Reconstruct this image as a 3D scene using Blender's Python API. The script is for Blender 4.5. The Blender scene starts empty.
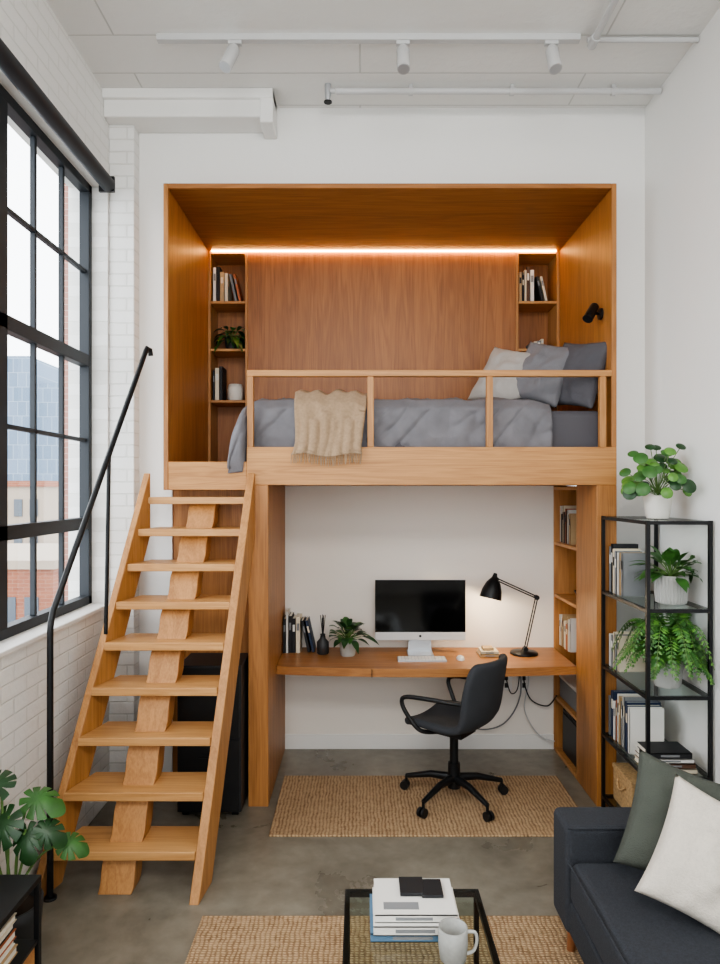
import bpy, bmesh, math, random
from mathutils import Vector, Matrix, noise
random.seed(7)
C = bpy.context.scene.collection
D = bpy.data

# ------------------------------------------------------------------ materials
def lin(c):
    return tuple(((v/255)/12.92 if v/255 <= .04045 else ((v/255+.055)/1.055)**2.4) for v in c)
def newmat(name):
    m = D.materials.new(name); m.use_nodes = True
    nt = m.node_tree; b = nt.nodes['Principled BSDF']
    return m, nt, b
def N(nt, t, **kw):
    n = nt.nodes.new(t)
    for k, v in kw.items():
        if k in n.inputs: n.inputs[k].default_value = v
        else: setattr(n, k, v)
    return n
def mat(name, col, rough=.5, metal=0, bump=0, bscale=60, var=0, vscale=8, spec=None, emis=None, estr=0, coat=0):
    m, nt, b = newmat(name)
    c = (*lin(col), 1)
    b.inputs['Base Color'].default_value = c
    b.inputs['Roughness'].default_value = rough
    b.inputs['Metallic'].default_value = metal
    if spec is not None: b.inputs['Specular IOR Level'].default_value = spec
    if coat: b.inputs['Coat Weight'].default_value = coat
    if emis:
        b.inputs['Emission Color'].default_value = (*lin(emis), 1); b.inputs['Emission Strength'].default_value = estr
    tc = N(nt, 'ShaderNodeTexCoord')
    if var:
        n = N(nt, 'ShaderNodeTexNoise'); n.inputs['Scale'].default_value = vscale; n.inputs['Detail'].default_value = 5
        r = N(nt, 'ShaderNodeValToRGB')
        r.color_ramp.elements[0].position = .3; r.color_ramp.elements[1].position = .7
        r.color_ramp.elements[0].color = tuple(v*(1-var) for v in c[:3])+(1,)
        r.color_ramp.elements[1].color = tuple(min(1, v*(1+var)) for v in c[:3])+(1,)
        nt.links.new(tc.outputs['Object'], n.inputs['Vector']); nt.links.new(n.outputs['Fac'], r.inputs['Fac'])
        nt.links.new(r.outputs['Color'], b.inputs['Base Color'])
    if bump:
        n = N(nt, 'ShaderNodeTexNoise'); n.inputs['Scale'].default_value = bscale; n.inputs['Detail'].default_value = 4
        bp = N(nt, 'ShaderNodeBump'); bp.inputs['Strength'].default_value = bump; bp.inputs['Distance'].default_value = .01
        nt.links.new(tc.outputs['Object'], n.inputs['Vector']); nt.links.new(n.outputs['Fac'], bp.inputs['Height'])
        nt.links.new(bp.outputs['Normal'], b.inputs['Normal'])
    return m
def wood(name, light, dark, axis='z', rough=.45):
    m, nt, b = newmat(name)
    tc = N(nt, 'ShaderNodeTexCoord'); mp = N(nt, 'ShaderNodeMapping')
    s = {'z': (7, 7, .55), 'x': (.55, 7, 7), 'y': (7, .55, 7)}[axis]
    mp.inputs['Scale'].default_value = s
    nt.links.new(tc.outputs['Object'], mp.inputs['Vector'])
    n1 = N(nt, 'ShaderNodeTexNoise'); n1.inputs['Scale'].default_value = 1.3; n1.inputs['Detail'].default_value = 3; n1.inputs['Distortion'].default_value = .6
    nt.links.new(mp.outputs['Vector'], n1.inputs['Vector'])
    mu = N(nt, 'ShaderNodeMath', operation='MULTIPLY'); mu.inputs[1].default_value = 46
    si = N(nt, 'ShaderNodeMath', operation='SINE')
    nt.links.new(n1.outputs['Fac'], mu.inputs[0]); nt.links.new(mu.outputs[0], si.inputs[0])
    mp2 = N(nt, 'ShaderNodeMapping'); mp2.inputs['Scale'].default_value = tuple((v*14 if v > 1 else v*5) for v in s)
    nt.links.new(tc.outputs['Object'], mp2.inputs['Vector'])
    n2 = N(nt, 'ShaderNodeTexNoise'); n2.inputs['Scale'].default_value = 1.6; n2.inputs['Detail'].default_value = 3
    nt.links.new(mp2.outputs['Vector'], n2.inputs['Vector'])
    a = N(nt, 'ShaderNodeMath', operation='MULTIPLY_ADD'); a.inputs[1].default_value = .07; a.inputs[2].default_value = .12
    nt.links.new(si.outputs[0], a.inputs[0])
    a2 = N(nt, 'ShaderNodeMath', operation='MULTIPLY_ADD'); a2.inputs[1].default_value = .5
    nt.links.new(n2.outputs['Fac'], a2.inputs[0]); nt.links.new(a.outputs[0], a2.inputs[2])
    a3 = N(nt, 'ShaderNodeMath', operation='MULTIPLY_ADD'); a3.inputs[1].default_value = .42
    nt.links.new(n1.outputs['Fac'], a3.inputs[0]); nt.links.new(a2.outputs[0], a3.inputs[2])
    r = N(nt, 'ShaderNodeValToRGB')
    r.color_ramp.elements[0].position = .32; r.color_ramp.elements[1].position = .78
    r.color_ramp.elements[0].color = (*lin(dark), 1); r.color_ramp.elements[1].color = (*lin(light), 1)
    nt.links.new(a3.outputs[0], r.inputs['Fac']); nt.links.new(r.outputs['Color'], b.inputs['Base Color'])
    b.inputs['Roughness'].default_value = rough
    bp = N(nt, 'ShaderNodeBump'); bp.inputs['Strength'].default_value = .12; bp.inputs['Distance'].default_value = .004
    nt.links.new(n2.outputs['Fac'], bp.inputs['Height']); nt.links.new(bp.outputs['Normal'], b.inputs['Normal'])
    return m
def brick(name, col, mort, axes, scale, bump=.6, rough=.7, c2=None, bw=.22, rh=.075):
    m, nt, b = newmat(name)
    g = N(nt, 'ShaderNodeTexCoord'); sp = N(nt, 'ShaderNodeSeparateXYZ'); cb = N(nt, 'ShaderNodeCombineXYZ')
    nt.links.new(g.outputs['Object'], sp.inputs[0])
    nt.links.new(sp.outputs[axes[0]], cb.inputs[0]); nt.links.new(sp.outputs[axes[1]], cb.inputs[1])
    t = N(nt, 'ShaderNodeTexBrick'); t.inputs['Scale'].default_value = scale
    t.inputs['Brick Width'].default_value = bw; t.inputs['Row Height'].default_value = rh; t.inputs['Mortar Size'].default_value = .006
    t.inputs['Mortar Smooth'].default_value = .6
    t.inputs['Color1'].default_value = (*lin(col), 1); t.inputs['Color2'].default_value = (*lin(c2 or col), 1); t.inputs['Mortar'].default_value = (*lin(mort), 1)
    nt.links.new(cb.outputs[0], t.inputs['Vector']); nt.links.new(t.outputs['Color'], b.inputs['Base Color'])
    n = N(nt, 'ShaderNodeTexNoise'); n.inputs['Scale'].default_value = 25; n.inputs['Detail'].default_value = 4
    nt.links.new(g.outputs['Object'], n.inputs['Vector'])
    ad = N(nt, 'ShaderNodeMath', operation='MULTIPLY_ADD'); ad.inputs[1].default_value = -1
    nt.links.new(t.outputs['Fac'], ad.inputs[0]); nt.links.new(n.outputs['Fac'], ad.inputs[2])
    bp = N(nt, 'ShaderNodeBump'); bp.inputs['Strength'].default_value = bump; bp.inputs['Distance'].default_value = .006
    nt.links.new(ad.outputs[0], bp.inputs['Height']); nt.links.new(bp.outputs['Normal'], b.inputs['Normal'])
    b.inputs['Roughness'].default_value = rough
    return m
def glass(name, tint=(235, 245, 242), k=.5):
    m = D.materials.new(name); m.use_nodes = True; nt = m.node_tree
    for n in list(nt.nodes): nt.nodes.remove(n)
    o = N(nt, 'ShaderNodeOutputMaterial'); mx = N(nt, 'ShaderNodeMixShader'); t = N(nt, 'ShaderNodeBsdfTransparent'); gl = N(nt, 'ShaderNodeBsdfGlossy')
    lw = N(nt, 'ShaderNodeLayerWeight'); lw.inputs['Blend'].default_value = .5
    pw = N(nt, 'ShaderNodeMath', operation='POWER'); pw.inputs[1].default_value = 3.5
    ma = N(nt, 'ShaderNodeMath', operation='MULTIPLY_ADD'); ma.inputs[1].default_value = k; ma.inputs[2].default_value = .04
    nt.links.new(lw.outputs['Facing'], pw.inputs[0]); nt.links.new(pw.outputs[0], ma.inputs[0])
    t.inputs['Color'].default_value = (*lin(tint), 1); gl.inputs['Roughness'].default_value = .03
    nt.links.new(ma.outputs[0], mx.inputs[0]); nt.links.new(t.outputs[0], mx.inputs[1]); nt.links.new(gl.outputs[0], mx.inputs[2])
    nt.links.new(mx.outputs[0], o.inputs['Surface'])
    return m
def jute(name):
    m, nt, b = newmat(name)
    tc = N(nt, 'ShaderNodeTexCoord')
    w1 = N(nt, 'ShaderNodeTexWave', bands_direction='Y'); w1.inputs['Scale'].default_value = 22; w1.inputs['Distortion'].default_value = 3; w1.inputs['Detail'].default_value = 2
    w2 = N(nt, 'ShaderNodeTexWave', bands_direction='X'); w2.inputs['Scale'].default_value = 15; w2.inputs['Distortion'].default_value = 4; w2.inputs['Detail'].default_value = 2
    nz = N(nt, 'ShaderNodeTexNoise'); nz.inputs['Scale'].default_value = 38; nz.inputs['Detail'].default_value = 5
    for n in (w1, w2, nz): nt.links.new(tc.outputs['Object'], n.inputs['Vector'])
    a = N(nt, 'ShaderNodeMath', operation='MULTIPLY'); nt.links.new(w1.outputs['Fac'], a.inputs[0]); nt.links.new(w2.outputs['Fac'], a.inputs[1])
    a2 = N(nt, 'ShaderNodeMath', operation='MULTIPLY_ADD'); a2.inputs[1].default_value = .9
    nt.links.new(nz.outputs['Fac'], a2.inputs[0]); nt.links.new(a.outputs[0], a2.inputs[2])
    r = N(nt, 'ShaderNodeValToRGB'); r.color_ramp.elements[0].position = .3; r.color_ramp.elements[1].position = 1.0
    r.color_ramp.elements[0].color = (*lin((128, 98, 68)), 1); r.color_ramp.elements[1].color = (*lin((200, 170, 134)), 1)
    nt.links.new(a2.outputs[0], r.inputs[0]); nt.links.new(r.outputs[0], b.inputs['Base Color']); b.inputs['Roughness'].default_value = .95
    bp = N(nt, 'ShaderNodeBump'); bp.inputs['Strength'].default_value = .7; bp.inputs['Distance'].default_value = .006
    nt.links.new(a2.outputs[0], bp.inputs['Height']); nt.links.new(bp.outputs['Normal'], b.inputs['Normal'])
    return m
def concrete(name):
    m, nt, b = newmat(name)
    tc = N(nt, 'ShaderNodeTexCoord')
    n1 = N(nt, 'ShaderNodeTexNoise'); n1.inputs['Scale'].default_value = 1.8; n1.inputs['Detail'].default_value = 9; n1.inputs['Roughness'].default_value = .62; n1.inputs['Distortion'].default_value = .5
    n2 = N(nt, 'ShaderNodeTexNoise'); n2.inputs['Scale'].default_value = 14; n2.inputs['Detail'].default_value = 6
    for n in (n1, n2): nt.links.new(tc.outputs['Object'], n.inputs['Vector'])
    a = N(nt, 'ShaderNodeMath', operation='MULTIPLY_ADD'); a.inputs[1].default_value = .35
    nt.links.new(n2.outputs['Fac'], a.inputs[0]); nt.links.new(n1.outputs['Fac'], a.inputs[2])
    r = N(nt, 'ShaderNodeValToRGB'); r.color_ramp.elements[0].position = .48; r.color_ramp.elements[1].position = .9
    r.color_ramp.elements[0].color = (*lin((108, 102, 90)), 1); r.color_ramp.elements[1].color = (*lin((152, 145, 131)), 1)
    nt.links.new(a.outputs[0], r.inputs[0]); nt.links.new(r.outputs[0], b.inputs['Base Color'])
    r2 = N(nt, 'ShaderNodeMapRange'); r2.inputs['To Min'].default_value = .2; r2.inputs['To Max'].default_value = .4
    nt.links.new(n1.outputs['Fac'], r2.inputs[0]); nt.links.new(r2.outputs[0], b.inputs['Roughness'])
    bp = N(nt, 'ShaderNodeBump'); bp.inputs['Strength'].default_value = .08; bp.inputs['Distance'].default_value = .01
    nt.links.new(n2.outputs['Fac'], bp.inputs['Height']); nt.links.new(bp.outputs['Normal'], b.inputs['Normal'])
    return m

WV = wood('oak_vertical', (182, 126, 72), (136, 88, 44), 'z')
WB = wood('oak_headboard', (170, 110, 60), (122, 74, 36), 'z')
WH = wood('oak_horizontal', (184, 130, 76), (142, 92, 50), 'x')
WY = wood('oak_soffit', (170, 114, 64), (126, 80, 40), 'x')
WL = wood('oak_light_rail', (198, 146, 90), (158, 106, 58), 'x')
WLV = wood('oak_light_vertical', (188, 136, 82), (148, 98, 54), 'z')
WT = wood('oak_tread', (206, 158, 104), (170, 120, 70), 'x')
WS = wood('oak_stringer', (192, 140, 86), (150, 100, 54), 'z')
white = mat('plaster_white', (234, 233, 230), .75, bump=.15, bscale=18)
whiteb = mat('alcove_plaster', (230, 223, 214), .8, bump=.05)
ceilm = brick('ceiling_boards', (230, 229, 226), (204, 203, 199), ('X', 'Y'), 1, bump=.6, bw=2.6, rh=.32)
brickw = brick('painted_brick', (232, 231, 228), (222, 221, 217), ('Y', 'Z'), 1, bump=.55)
brickp = brick('painted_brick_pilaster', (232, 231, 228), (220, 219, 215), ('X', 'Z'), 1, bump=.6)
black = mat('black_metal', (24, 25, 27), .42, .3)
blackp = mat('black_plastic', (20, 21, 23), .5)
steelblue = mat('window_steel', (34, 39, 45), .5, .2)
trimw = mat('trim_white', (228, 226, 222), .5)
metw = mat('white_metal', (200, 200, 200), .4)
alum = mat('aluminium', (190, 193, 197), .35, .6)
gls = glass('clear_glass', (225, 238, 234), .5)
glst = glass('window_glass', (252, 253, 253), .2)
glstab = glass('table_glass', (216, 230, 226), .65)
screen = mat('screen_black', (8, 9, 11), .12)
duvetm = mat('duvet_linen', (118, 116, 120), .9, bump=.35, bscale=160, var=.12, vscale=9)
sheetm = mat('sheet_grey', (84, 82, 87), .9, bump=.2, bscale=200)
pl1 = mat('pillow_light_linen', (168, 163, 158), .95, bump=.4, bscale=180)
pl2 = mat('pillow_mid_linen', (118, 117, 121), .95, bump=.4, bscale=180)
pl3 = mat('pillow_dark_linen', (84, 83, 88), .95, bump=.4, bscale=180)
throwm = mat('throw_wool', (160, 136, 110), .95, bump=.4, bscale=150, var=.12, vscale=60)
sofam = mat('sofa_fabric', (52, 55, 61), .95, bump=.5, bscale=260, var=.2, vscale=120)
cushg = mat('cushion_green', (76, 80, 73), .95, bump=.5, bscale=220)
cushw = mat('cushion_cream', (210, 202, 190), .95, bump=.5, bscale=200, var=.05, vscale=90)
chairm = mat('chair_fabric', (52, 54, 58), .9, bump=.4, bscale=300)
jutem = jute('jute_weave'); conc = concrete('polished_concrete')
leafd = mat('leaf_dark', (34, 68, 34), .4, var=.25, vscale=20)
leafm = mat('leaf_mid', (58, 102, 44), .45, var=.25, vscale=18)
leafl = mat('leaf_bright', (88, 134, 56), .4, var=.2, vscale=18)
stem = mat('stem_green', (88, 120, 60), .6)
potw = mat('pot_white', (222, 218, 210), .5, bump=.15, bscale=80)
potg = mat('pot_grey', (176, 176, 172), .6, bump=.3, bscale=50)
potd = mat('pot_dark', (46, 48, 50), .5)
soil = mat('soil', (48, 36, 26), 1)
paper = mat('paper', (226, 220, 206), .9)
basketm = mat('basket_wicker', (190, 156, 112), .9, bump=1, bscale=70, var=.25, vscale=60)
warm = mat('led_strip', (255, 220, 170), .5, emis=(255, 194, 118), estr=28)
bulbm = mat('bulb_glow', (255, 220, 170), .5, emis=(255, 215, 160), estr=30)
tan_leg = mat('walnut_leg', (140, 90, 56), .5)
BC = {k: mat('book_'+k, v, .6) for k, v in dict(white=(222, 220, 214), black=(30, 31, 34), grey=(128, 130, 132), navy=(38, 52, 78), red=(150, 60, 48),
      tan=(180, 152, 114), rust=(164, 96, 62), cream=(218, 206, 182), teal=(60, 96, 100), brown=(92, 66, 50), blue=(90, 124, 152)).items()}

# ------------------------------------------------------------------ mesh builder
class B:
    def __init__(s, name):
        s.name = name; s.v = []; s.f = []; s.mi = []; s.sm = []; s.mats = []; s.T = Matrix.Identity(4)
    def add(s, vs, fs, m, smooth=False):
        o = len(s.v); s.v += [tuple(s.T @ Vector(p)) for p in vs]
        if m not in s.mats: s.mats.append(m)
        k = s.mats.index(m)
        for f in fs: s.f.append([i+o for i in f]); s.mi.append(k); s.sm.append(smooth)
    def hexa(s, p, m):
        s.add(p, [(0, 3, 2, 1), (4, 5, 6, 7), (0, 1, 5, 4), (1, 2, 6, 5), (2, 3, 7, 6), (3, 0, 4, 7)], m)
    def box(s, x0, x1, y0, y1, z0, z1, m):
        s.hexa([(x0, y0, z0), (x1, y0, z0), (x1, y1, z0), (x0, y1, z0), (x0, y0, z1), (x1, y0, z1), (x1, y1, z1), (x0, y1, z1)], m)
    def prism(s, poly, xf0, xf1, m):   # poly in (y,z), xf: y->x
        n = len(poly)
        vs = [(xf0(y), y, z) for y, z in poly]+[(xf1(y), y, z) for y, z in poly]
        fs = [tuple(range(n)), tuple(range(2*n-1, n-1, -1))]+[(i, (i+1) % n, n+(i+1) % n, n+i) for i in range(n)]
        s.add(vs, fs, m)
    def tube(s, pts, r, m, n=10, caps=True):
        pts = [Vector(p) for p in pts]; rs = r if isinstance(r, (list, tuple)) else [r]*len(pts)
        rings = []; prev = None
        for i, p in enumerate(pts):
            t = (pts[min(i+1, len(pts)-1)]-pts[max(i-1, 0)]).normalized()
            if prev is None:
                a = Vector((0, 0, 1)) if abs(t.z) < .9 else Vector((1, 0, 0)); u = t.cross(a).normalized()
            else: u = (prev-t*prev.dot(t)).normalized()
            prev = u; w = t.cross(u)
            rings.append([p+(u*math.cos(2*math.pi*k/n)+w*math.sin(2*math.pi*k/n))*rs[i] for k in range(n)])
        vs = [q for g in rings for q in g]
        fs = [(i*n+k, i*n+(k+1) % n, (i+1)*n+(k+1) % n, (i+1)*n+k) for i in range(len(pts)-1) for k in range(n)]
        s.add(vs, fs, m, True)
        if caps: s.add(rings[0], [tuple(range(n-1, -1, -1))], m); s.add(rings[-1], [tuple(range(n))], m)
    def lathe(s, prof, c, m, n=28, smooth=True):
        c = Vector(c); vs = []
        for r, z in prof:
            for k in range(n): vs.append(c+Vector((r*math.cos(2*math.pi*k/n), r*math.sin(2*math.pi*k/n), z)))
        fs = [(i*n+k, i*n+(k+1) % n, (i+1)*n+(k+1) % n, (i+1)*n+k) for i in range(len(prof)-1) for k in range(n)]
        s.add(vs, fs, m, smooth)
        s.add(vs[:n], [tuple(range(n-1, -1, -1))], m)
    def disc(s, c, r, m, n=24):
        c = Vector(c); s.add([c+Vector((r*math.cos(2*math.pi*k/n), r*math.sin(2*math.pi*k/n), 0)) for k in range(n)], [tuple(range(n))], m)
    def strip_leaf(s, base, d, L, W, m, droop=.3, up=(0, 0, 1), fold=.15, n=7, power=.8, lim=None):
        base = Vector(base); d = Vector(d).normalized(); up = Vector(up)
        sd = d.cross(up)
        if sd.length < .05: sd = d.cross(Vector((1, 0, 0)))
        sd.normalize(); nn = sd.cross(d).normalized(); vs = []
        for i in range(n+1):
            t = i/n; c = base+d*L*t-Vector((0, 0, 1))*droop*L*t*t
            w = W*.5*max(.02, math.sin(math.pi*t**power))
            for k in (-1, 0, 1):
                q = c+sd*w*k+nn*(w*fold*abs(k))
                if lim: q = lim(q)
                vs.append(q)
        s.add(vs, [(i*3+k, i*3+k+1, (i+1)*3+k+1, (i+1)*3+k) for i in range(n) for k in (0, 1)], m, True)
    def obj(s, bevel=0, seg=2, parent=None, sub=0, solid=0):
        me = D.meshes.new(s.name); me.from_pydata([tuple(v) for v in s.v], [], s.f)
        for m in s.mats: me.materials.append(m)
        for p, k, q in zip(me.polygons, s.mi, s.sm): p.material_index = k; p.use_smooth = q
        bm = bmesh.new(); bm.from_mesh(me); bmesh.ops.recalc_face_normals(bm, faces=bm.faces); bm.to_mesh(me); bm.free()
        o = D.objects.new(s.name, me); C.objects.link(o)
        if solid: md = o.modifiers.new('solid', 'SOLIDIFY'); md.thickness = solid; md.offset = 0
        if sub: md = o.modifiers.new('sub', 'SUBSURF'); md.levels = sub; md.render_levels = sub
        if bevel: md = o.modifiers.new('bevel', 'BEVEL'); md.width = bevel; md.segments = seg; md.limit_method = 'ANGLE'; md.angle_limit = math.radians(50); md.harden_normals = False
        if parent: o.parent = parent
        return o
def empty(name):
    e = D.objects.new(name, None); e.empty_display_size = .1; C.objects.link(e); return e
def simple(name, boxes, m, bevel=0, **k):
    b = B(name)
    for q in boxes: b.box(*q, m)
    return b.obj(bevel, **k)
def sstep(a, b, x):
    t = max(0, min(1, (x-a)/(b-a))); return t*t*(3-2*t)

# ------------------------------------------------------------------ room shell
XL, XR, YB, ZC, YR = -1.54, 1.79, 4.19, 4.30, -2.6
simple('floor', [(XL-.24, XR+.2, YR-.2, 5.4, -.2, 0)], conc)
simple('ceiling', [(XL-.24, XR+.2, YR-.2, 5.4, ZC, ZC+.2)], ceilm)
Y0, Y1, Z0, Z1 = .55, 4.07, 1.186, 3.75
simple('wall_left', [(XL-.24, XL, YR, 5.4, 0, Z0), (XL-.24, XL, YR, 5.4, Z1, ZC), (XL-.24, XL, Y1, 5.4, Z0, Z1), (XL-.24, XL, YR, Y0, Z0, Z1)], brickw)
simple('wall_right', [(XR, XR+.2, YR, 5.4, 0, ZC)], white)
simple('wall_back', [(XL, -1.18, YB, YB+.15, 0, ZC), (1.54, XR, YB, YB+.15, 0, ZC), (-1.18, 1.54, YB, YB+.15, 3.74, ZC)], white)
simple('wall_alcove', [(-.67, 1.78, 4.9, 5.0, 0, 1.93)], whiteb)
simple('wall_rear', [(XL, XR, YR-.2, YR, 0, .9), (XL, XR, YR-.2, YR, 3.9, ZC), (XL, -1.35, YR-.2, YR, .9, 3.9), (1.6, XR, YR-.2, YR, .9, 3.9)], white)
simple('trim_corner_pilaster', [(XL, -1.385, 4.09, YB, 0, 4.14)], brickp, .006)
simple('trim_ceiling_beam', [(XL, -.545, 4.0, YB, 4.14, ZC), (XL, -.52, 3.975, 4.16, 4.24, ZC), (-.60, -.52, 3.985, YB, 4.10, ZC)], white, .008)
simple('trim_window_sill', [(XL-.12, XL+.02, Y0, Y1, Z0, Z0+.025)], trimw, .006)
simple('baseboard_alcove', [(-.55, 1.42, 4.885, 4.9, 0, .11)], trimw, .004)
simple('baseboard_right', [(XR-.015, XR, YR, YB, 0, .1)], trimw, .004)

def window(name, a, b, z0, z1, x, vs, hs, axis='y'):
    w = B(name)
    def bar(a0, a1, c0, c1, t):
        if axis == 'y': w.box(x-t, x+t, a0, a1, c0, c1, steelblue)
        else: w.box(a0, a1, x-t, x+t, c0, c1, steelblue)
    bar(a, b, z0, z0+.05, .03); bar(a, b, z1-.05, z1, .03); bar(a, a+.045, z0, z1, .03); bar(b-.045, b, z0, z1, .03)
    for p, t in vs: bar(p-t/2, p+t/2, z0+.05, z1-.05, .03 if t > .03 else .014)
    for p, t in hs: bar(a+.045, b-.045, p-t/2, p+t/2, .03 if t > .03 else .014)
    o = w.obj(.003)
    g = B('glass_pane')
    if axis == 'y': g.add([(x, a+.01, z0+.01), (x, b-.01, z0+.01), (x, b-.01, z1-.01), (x, a+.01, z1-.01)], [(0, 1, 2, 3)], glst)
    else: g.add([(a+.01, x, z0+.01), (b-.01, x, z0+.01), (b-.01, x, z1-.01), (a+.01, x, z1-.01)], [(0, 1, 2, 3)], glst)
    g.obj(parent=o)
window('window_1', Y0, Y1, Z0+.025, Z1, -1.665,
       [(3.72, .022), (3.40, .022), (3.06, .075), (2.72, .022), (2.38, .022), (2.04, .075), (1.70, .022), (1.36, .022), (1.0, .075)],
       [(1.70, .07), (2.2, .022), (2.68, .07), (3.22, .022)])
window('window_2', -1.35, 1.6, .9, 3.9, YR-.1, [(-.6, .03), (.12, .07), (.85, .03)], [(1.7, .07), (2.8, .07)], 'x')

rb = B('roller_blind'); rb.tube([(-1.485, .6, 3.70), (-1.485, 3.93, 3.70)], .042, steelblue, 20)
rb.box(-1.54, -1.45, 3.93, 3.95, 3.66, 3.75, black); rb.box(-1.54, -1.45, .58, .6, 3.66, 3.75, black); rb.obj()

# ceiling services
tl = B('track_light')
tl.box(-1.07, 1.16, 3.505, 3.54, 4.268, ZC, metw)
for x, d in ((-.66, Vector((-.045, -.06, -.15))), (.227, Vector((.0, -.05, -.155))), (1.01, Vector((.01, -.05, -.155)))):
    tl.box(x-.035, x+.035, 3.51, 3.535, 4.25, 4.268, metw)
    tl.tube([(x, 3.52, 4.25), (x, 3.52, 4.215)], .009, alum)
    a2 = Vector((x, 3.52, 4.235))
    tl.tube([a2, a2+d*.14, a2+d*.92], [.022, .034, .034], metw, 20)
    tl.tube([a2+d*.90, a2+d*.93], [.029, .029], alum, 16)
tl.obj()
cp = B('ceiling_conduit_pipe')
cp.tube([(-.14, 3.95, 4.262), (1.78, 3.95, 4.262)], .018, metw)
for x in (.3, .9, 1.5): cp.tube([(x-.012, 3.95, 4.262), (x+.012, 3.95, 4.262)], .026, metw); cp.box(x-.01, x+.01, 3.94, 3.96, 4.27, ZC, metw)
cp.obj()
cp = B('ceiling_conduit_pipe')
cp.tube([(1.225, 3.5, 4.25), (1.225, 1.0, 4.25)], .017, metw); cp.tube([(1.20, 3.52, 4.275), (1.785, 3.52, 4.275)], .014, metw)
cp.tube([(1.225, 3.53, 4.25), (1.225, 3.46, 4.25)], .024, metw)
cp.box(1.215, 1.235, 2.0, 2.02, 4.25, ZC, metw)
cp.obj()
sk = B('fire_sprinkler'); sk.tube([(-.19, 3.95, ZC), (-.19, 3.95, 4.24), (-.19, 3.95, 4.2)], [.02, .02, .01], alum); sk.tube([(-.19, 3.95, 4.2), (-.19, 3.95, 4.195)], .025, black); sk.tube([(-.145, 3.95, 4.262), (-.19, 3.95, 4.262)], .014, metw); sk.obj()

# ------------------------------------------------------------------ exterior
ext_b = brick('exterior_brick', (128, 86, 74), (160, 142, 132), ('X', 'Z'), .35, bump=.1, c2=(142, 98, 84))
ext_b2 = brick('exterior_brick_low', (128, 74, 54), (146, 118, 100), ('X', 'Z'), .35, bump=.1, c2=(140, 86, 62))
glf = brick('tower_glass_grid', (92, 112, 132), (144, 156, 168), ('X', 'Z'), .12, bump=0, bw=.16, rh=.26, c2=(108, 126, 146))
concf = mat('tower_concrete', (158, 146, 132), .9)
dkw = mat('ext_window_dark', (74, 84, 94), .3)
eb = B('brick_building_exterior')
eb.box(-10.75, -5.0, 24, 32, -22, 16, ext_b)
for i in range(5):
    for j in range(11):
        x = -10.3+i*1.1; z = -18+j*3.0
        eb.box(x, x+.55, 23.95, 24.02, z, z+1.7, dkw); eb.box(x-.08, x+.63, 23.9, 24.0, z-.18, z, concf)
eb.obj()
eb = B('low_brick_building_exterior')
eb.box(-30, -17.5, 38, 50, -22, -2.6, ext_b2); eb.box(-30.2, -17.3, 37.8, 50, -2.6, -2.1, concf)
for i in range(9):
    for j in range(6):
        x = -29.5+i*1.3; z = -20+j*2.8
        eb.box(x, x+.8, 37.95, 38.02, z, z+1.8, dkw)
eb.obj()
eb = B('cream_building_exterior'); eb.box(-40, -27.5, 58, 70, -22, 2.2, concf); eb.box(-40.2, -27.3, 57.8, 70, 2.2, 2.7, ext_b2)
for i in range(9):
    for j in range(8):
        x = -39.5+i*1.35; z = -20+j*2.8
        eb.box(x, x+.7, 57.9, 58.02, z, z+1.5, dkw)
eb.obj()
eb = B('glass_tower_exterior'); eb.box(-62, -49.6, 100, 110, -22, 22, glf); eb.obj()
eb = B('glass_tower_exterior'); eb.box(-49, -45.8, 101, 110, -22, 18, glf); eb.obj()
eb = B('mid_tower_exterior'); eb.box(-50, -41, 112, 124, -22, 11, concf)
for j in range(16): eb.box(-49.6, -41.4, 111.9, 112.02, -20+j*1.9, -19+j*1.9, dkw)
eb.obj()
simple('street_ground_exterior', [(-160, 40, -60, 200, -24, -22)], mat('street', (150, 150, 148), .9))

# ------------------------------------------------------------------ loft bed frame (built-in)
LE = empty('built_in_loft_bed')
def LP(name, *parts):
    b = B(name)
    for q in parts: b.box(*q[:6], q[6])
    b.obj(.0025, 1, parent=LE)
LP('side_panel_left', (-1.18, -1.15, 4.0, 5.32, 1.90, 3.74, WV))
LP('side_panel_right', (1.51, 1.54, 4.0, 5.32, 2.158, 3.74, WV))
LP('soffit_panel', (-1.15, 1.51, 4.0, 5.32, 3.71, 3.74, WY))
LP('headboard_panel', (-.85, 1.18, 5.05, 5.08, 2.07, 3.71, WB))
LP('rear_panel', (-1.15, 1.51, 5.30, 5.32, 2.07, 3.71, WB))
LP('shelf_dividers', (-.87, -.85, 5.045, 5.30, 2.07, 3.71, WLV), (1.18, 1.20, 5.045, 5.30, 2.07, 3.71, WLV), (-1.15, -1.13, 5.045, 5.30, 2.07, 3.71, WLV), (1.49, 1.51, 5.045, 5.30, 2.07, 3.71, WLV))
for i, z in enumerate((3.685, 3.31, 2.95, 2.56)):
    LP('shelf_left_%d' % i, (-1.13, -.87, 5.045, 5.30, z, z+.02, WL)); LP('shelf_right_%d' % i, (1.20, 1.49, 5.045, 5.30, z, z+.02, WL))
LP('platform', (-1.15, 1.51, 4.05, 5.30, 1.93, 2.07, WH))
LP('platform_fascia', (-1.15, -.68, 4.0, 4.05, 1.90, 2.07, WL))
LP('front_beam', (-.68, 1.54, 4.0, 4.05, 1.93, 2.158, WL))
LP('bed_side_board', (-.68, -.65, 4.05, 5.04, 2.07, 2.158, WL))
LP('guard_rail', (-.678, 1.51, 3.999, 4.039, 2.582, 2.62, WL), *[(x, x+.038, 4.0, 4.038, 2.158, 2.582, WLV) for x in (-.678, .045, .76, 1.44)])
LP('post_left', (-.67, -.55, 4.0, 4.9, 0, 1.93, WV))
LP('post_right', (1.42, 1.54, 4.0, 4.36, 0, 1.93, WV), (1.54, 1.74, 4.345, 4.36, 0, 1.93, WV))
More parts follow.
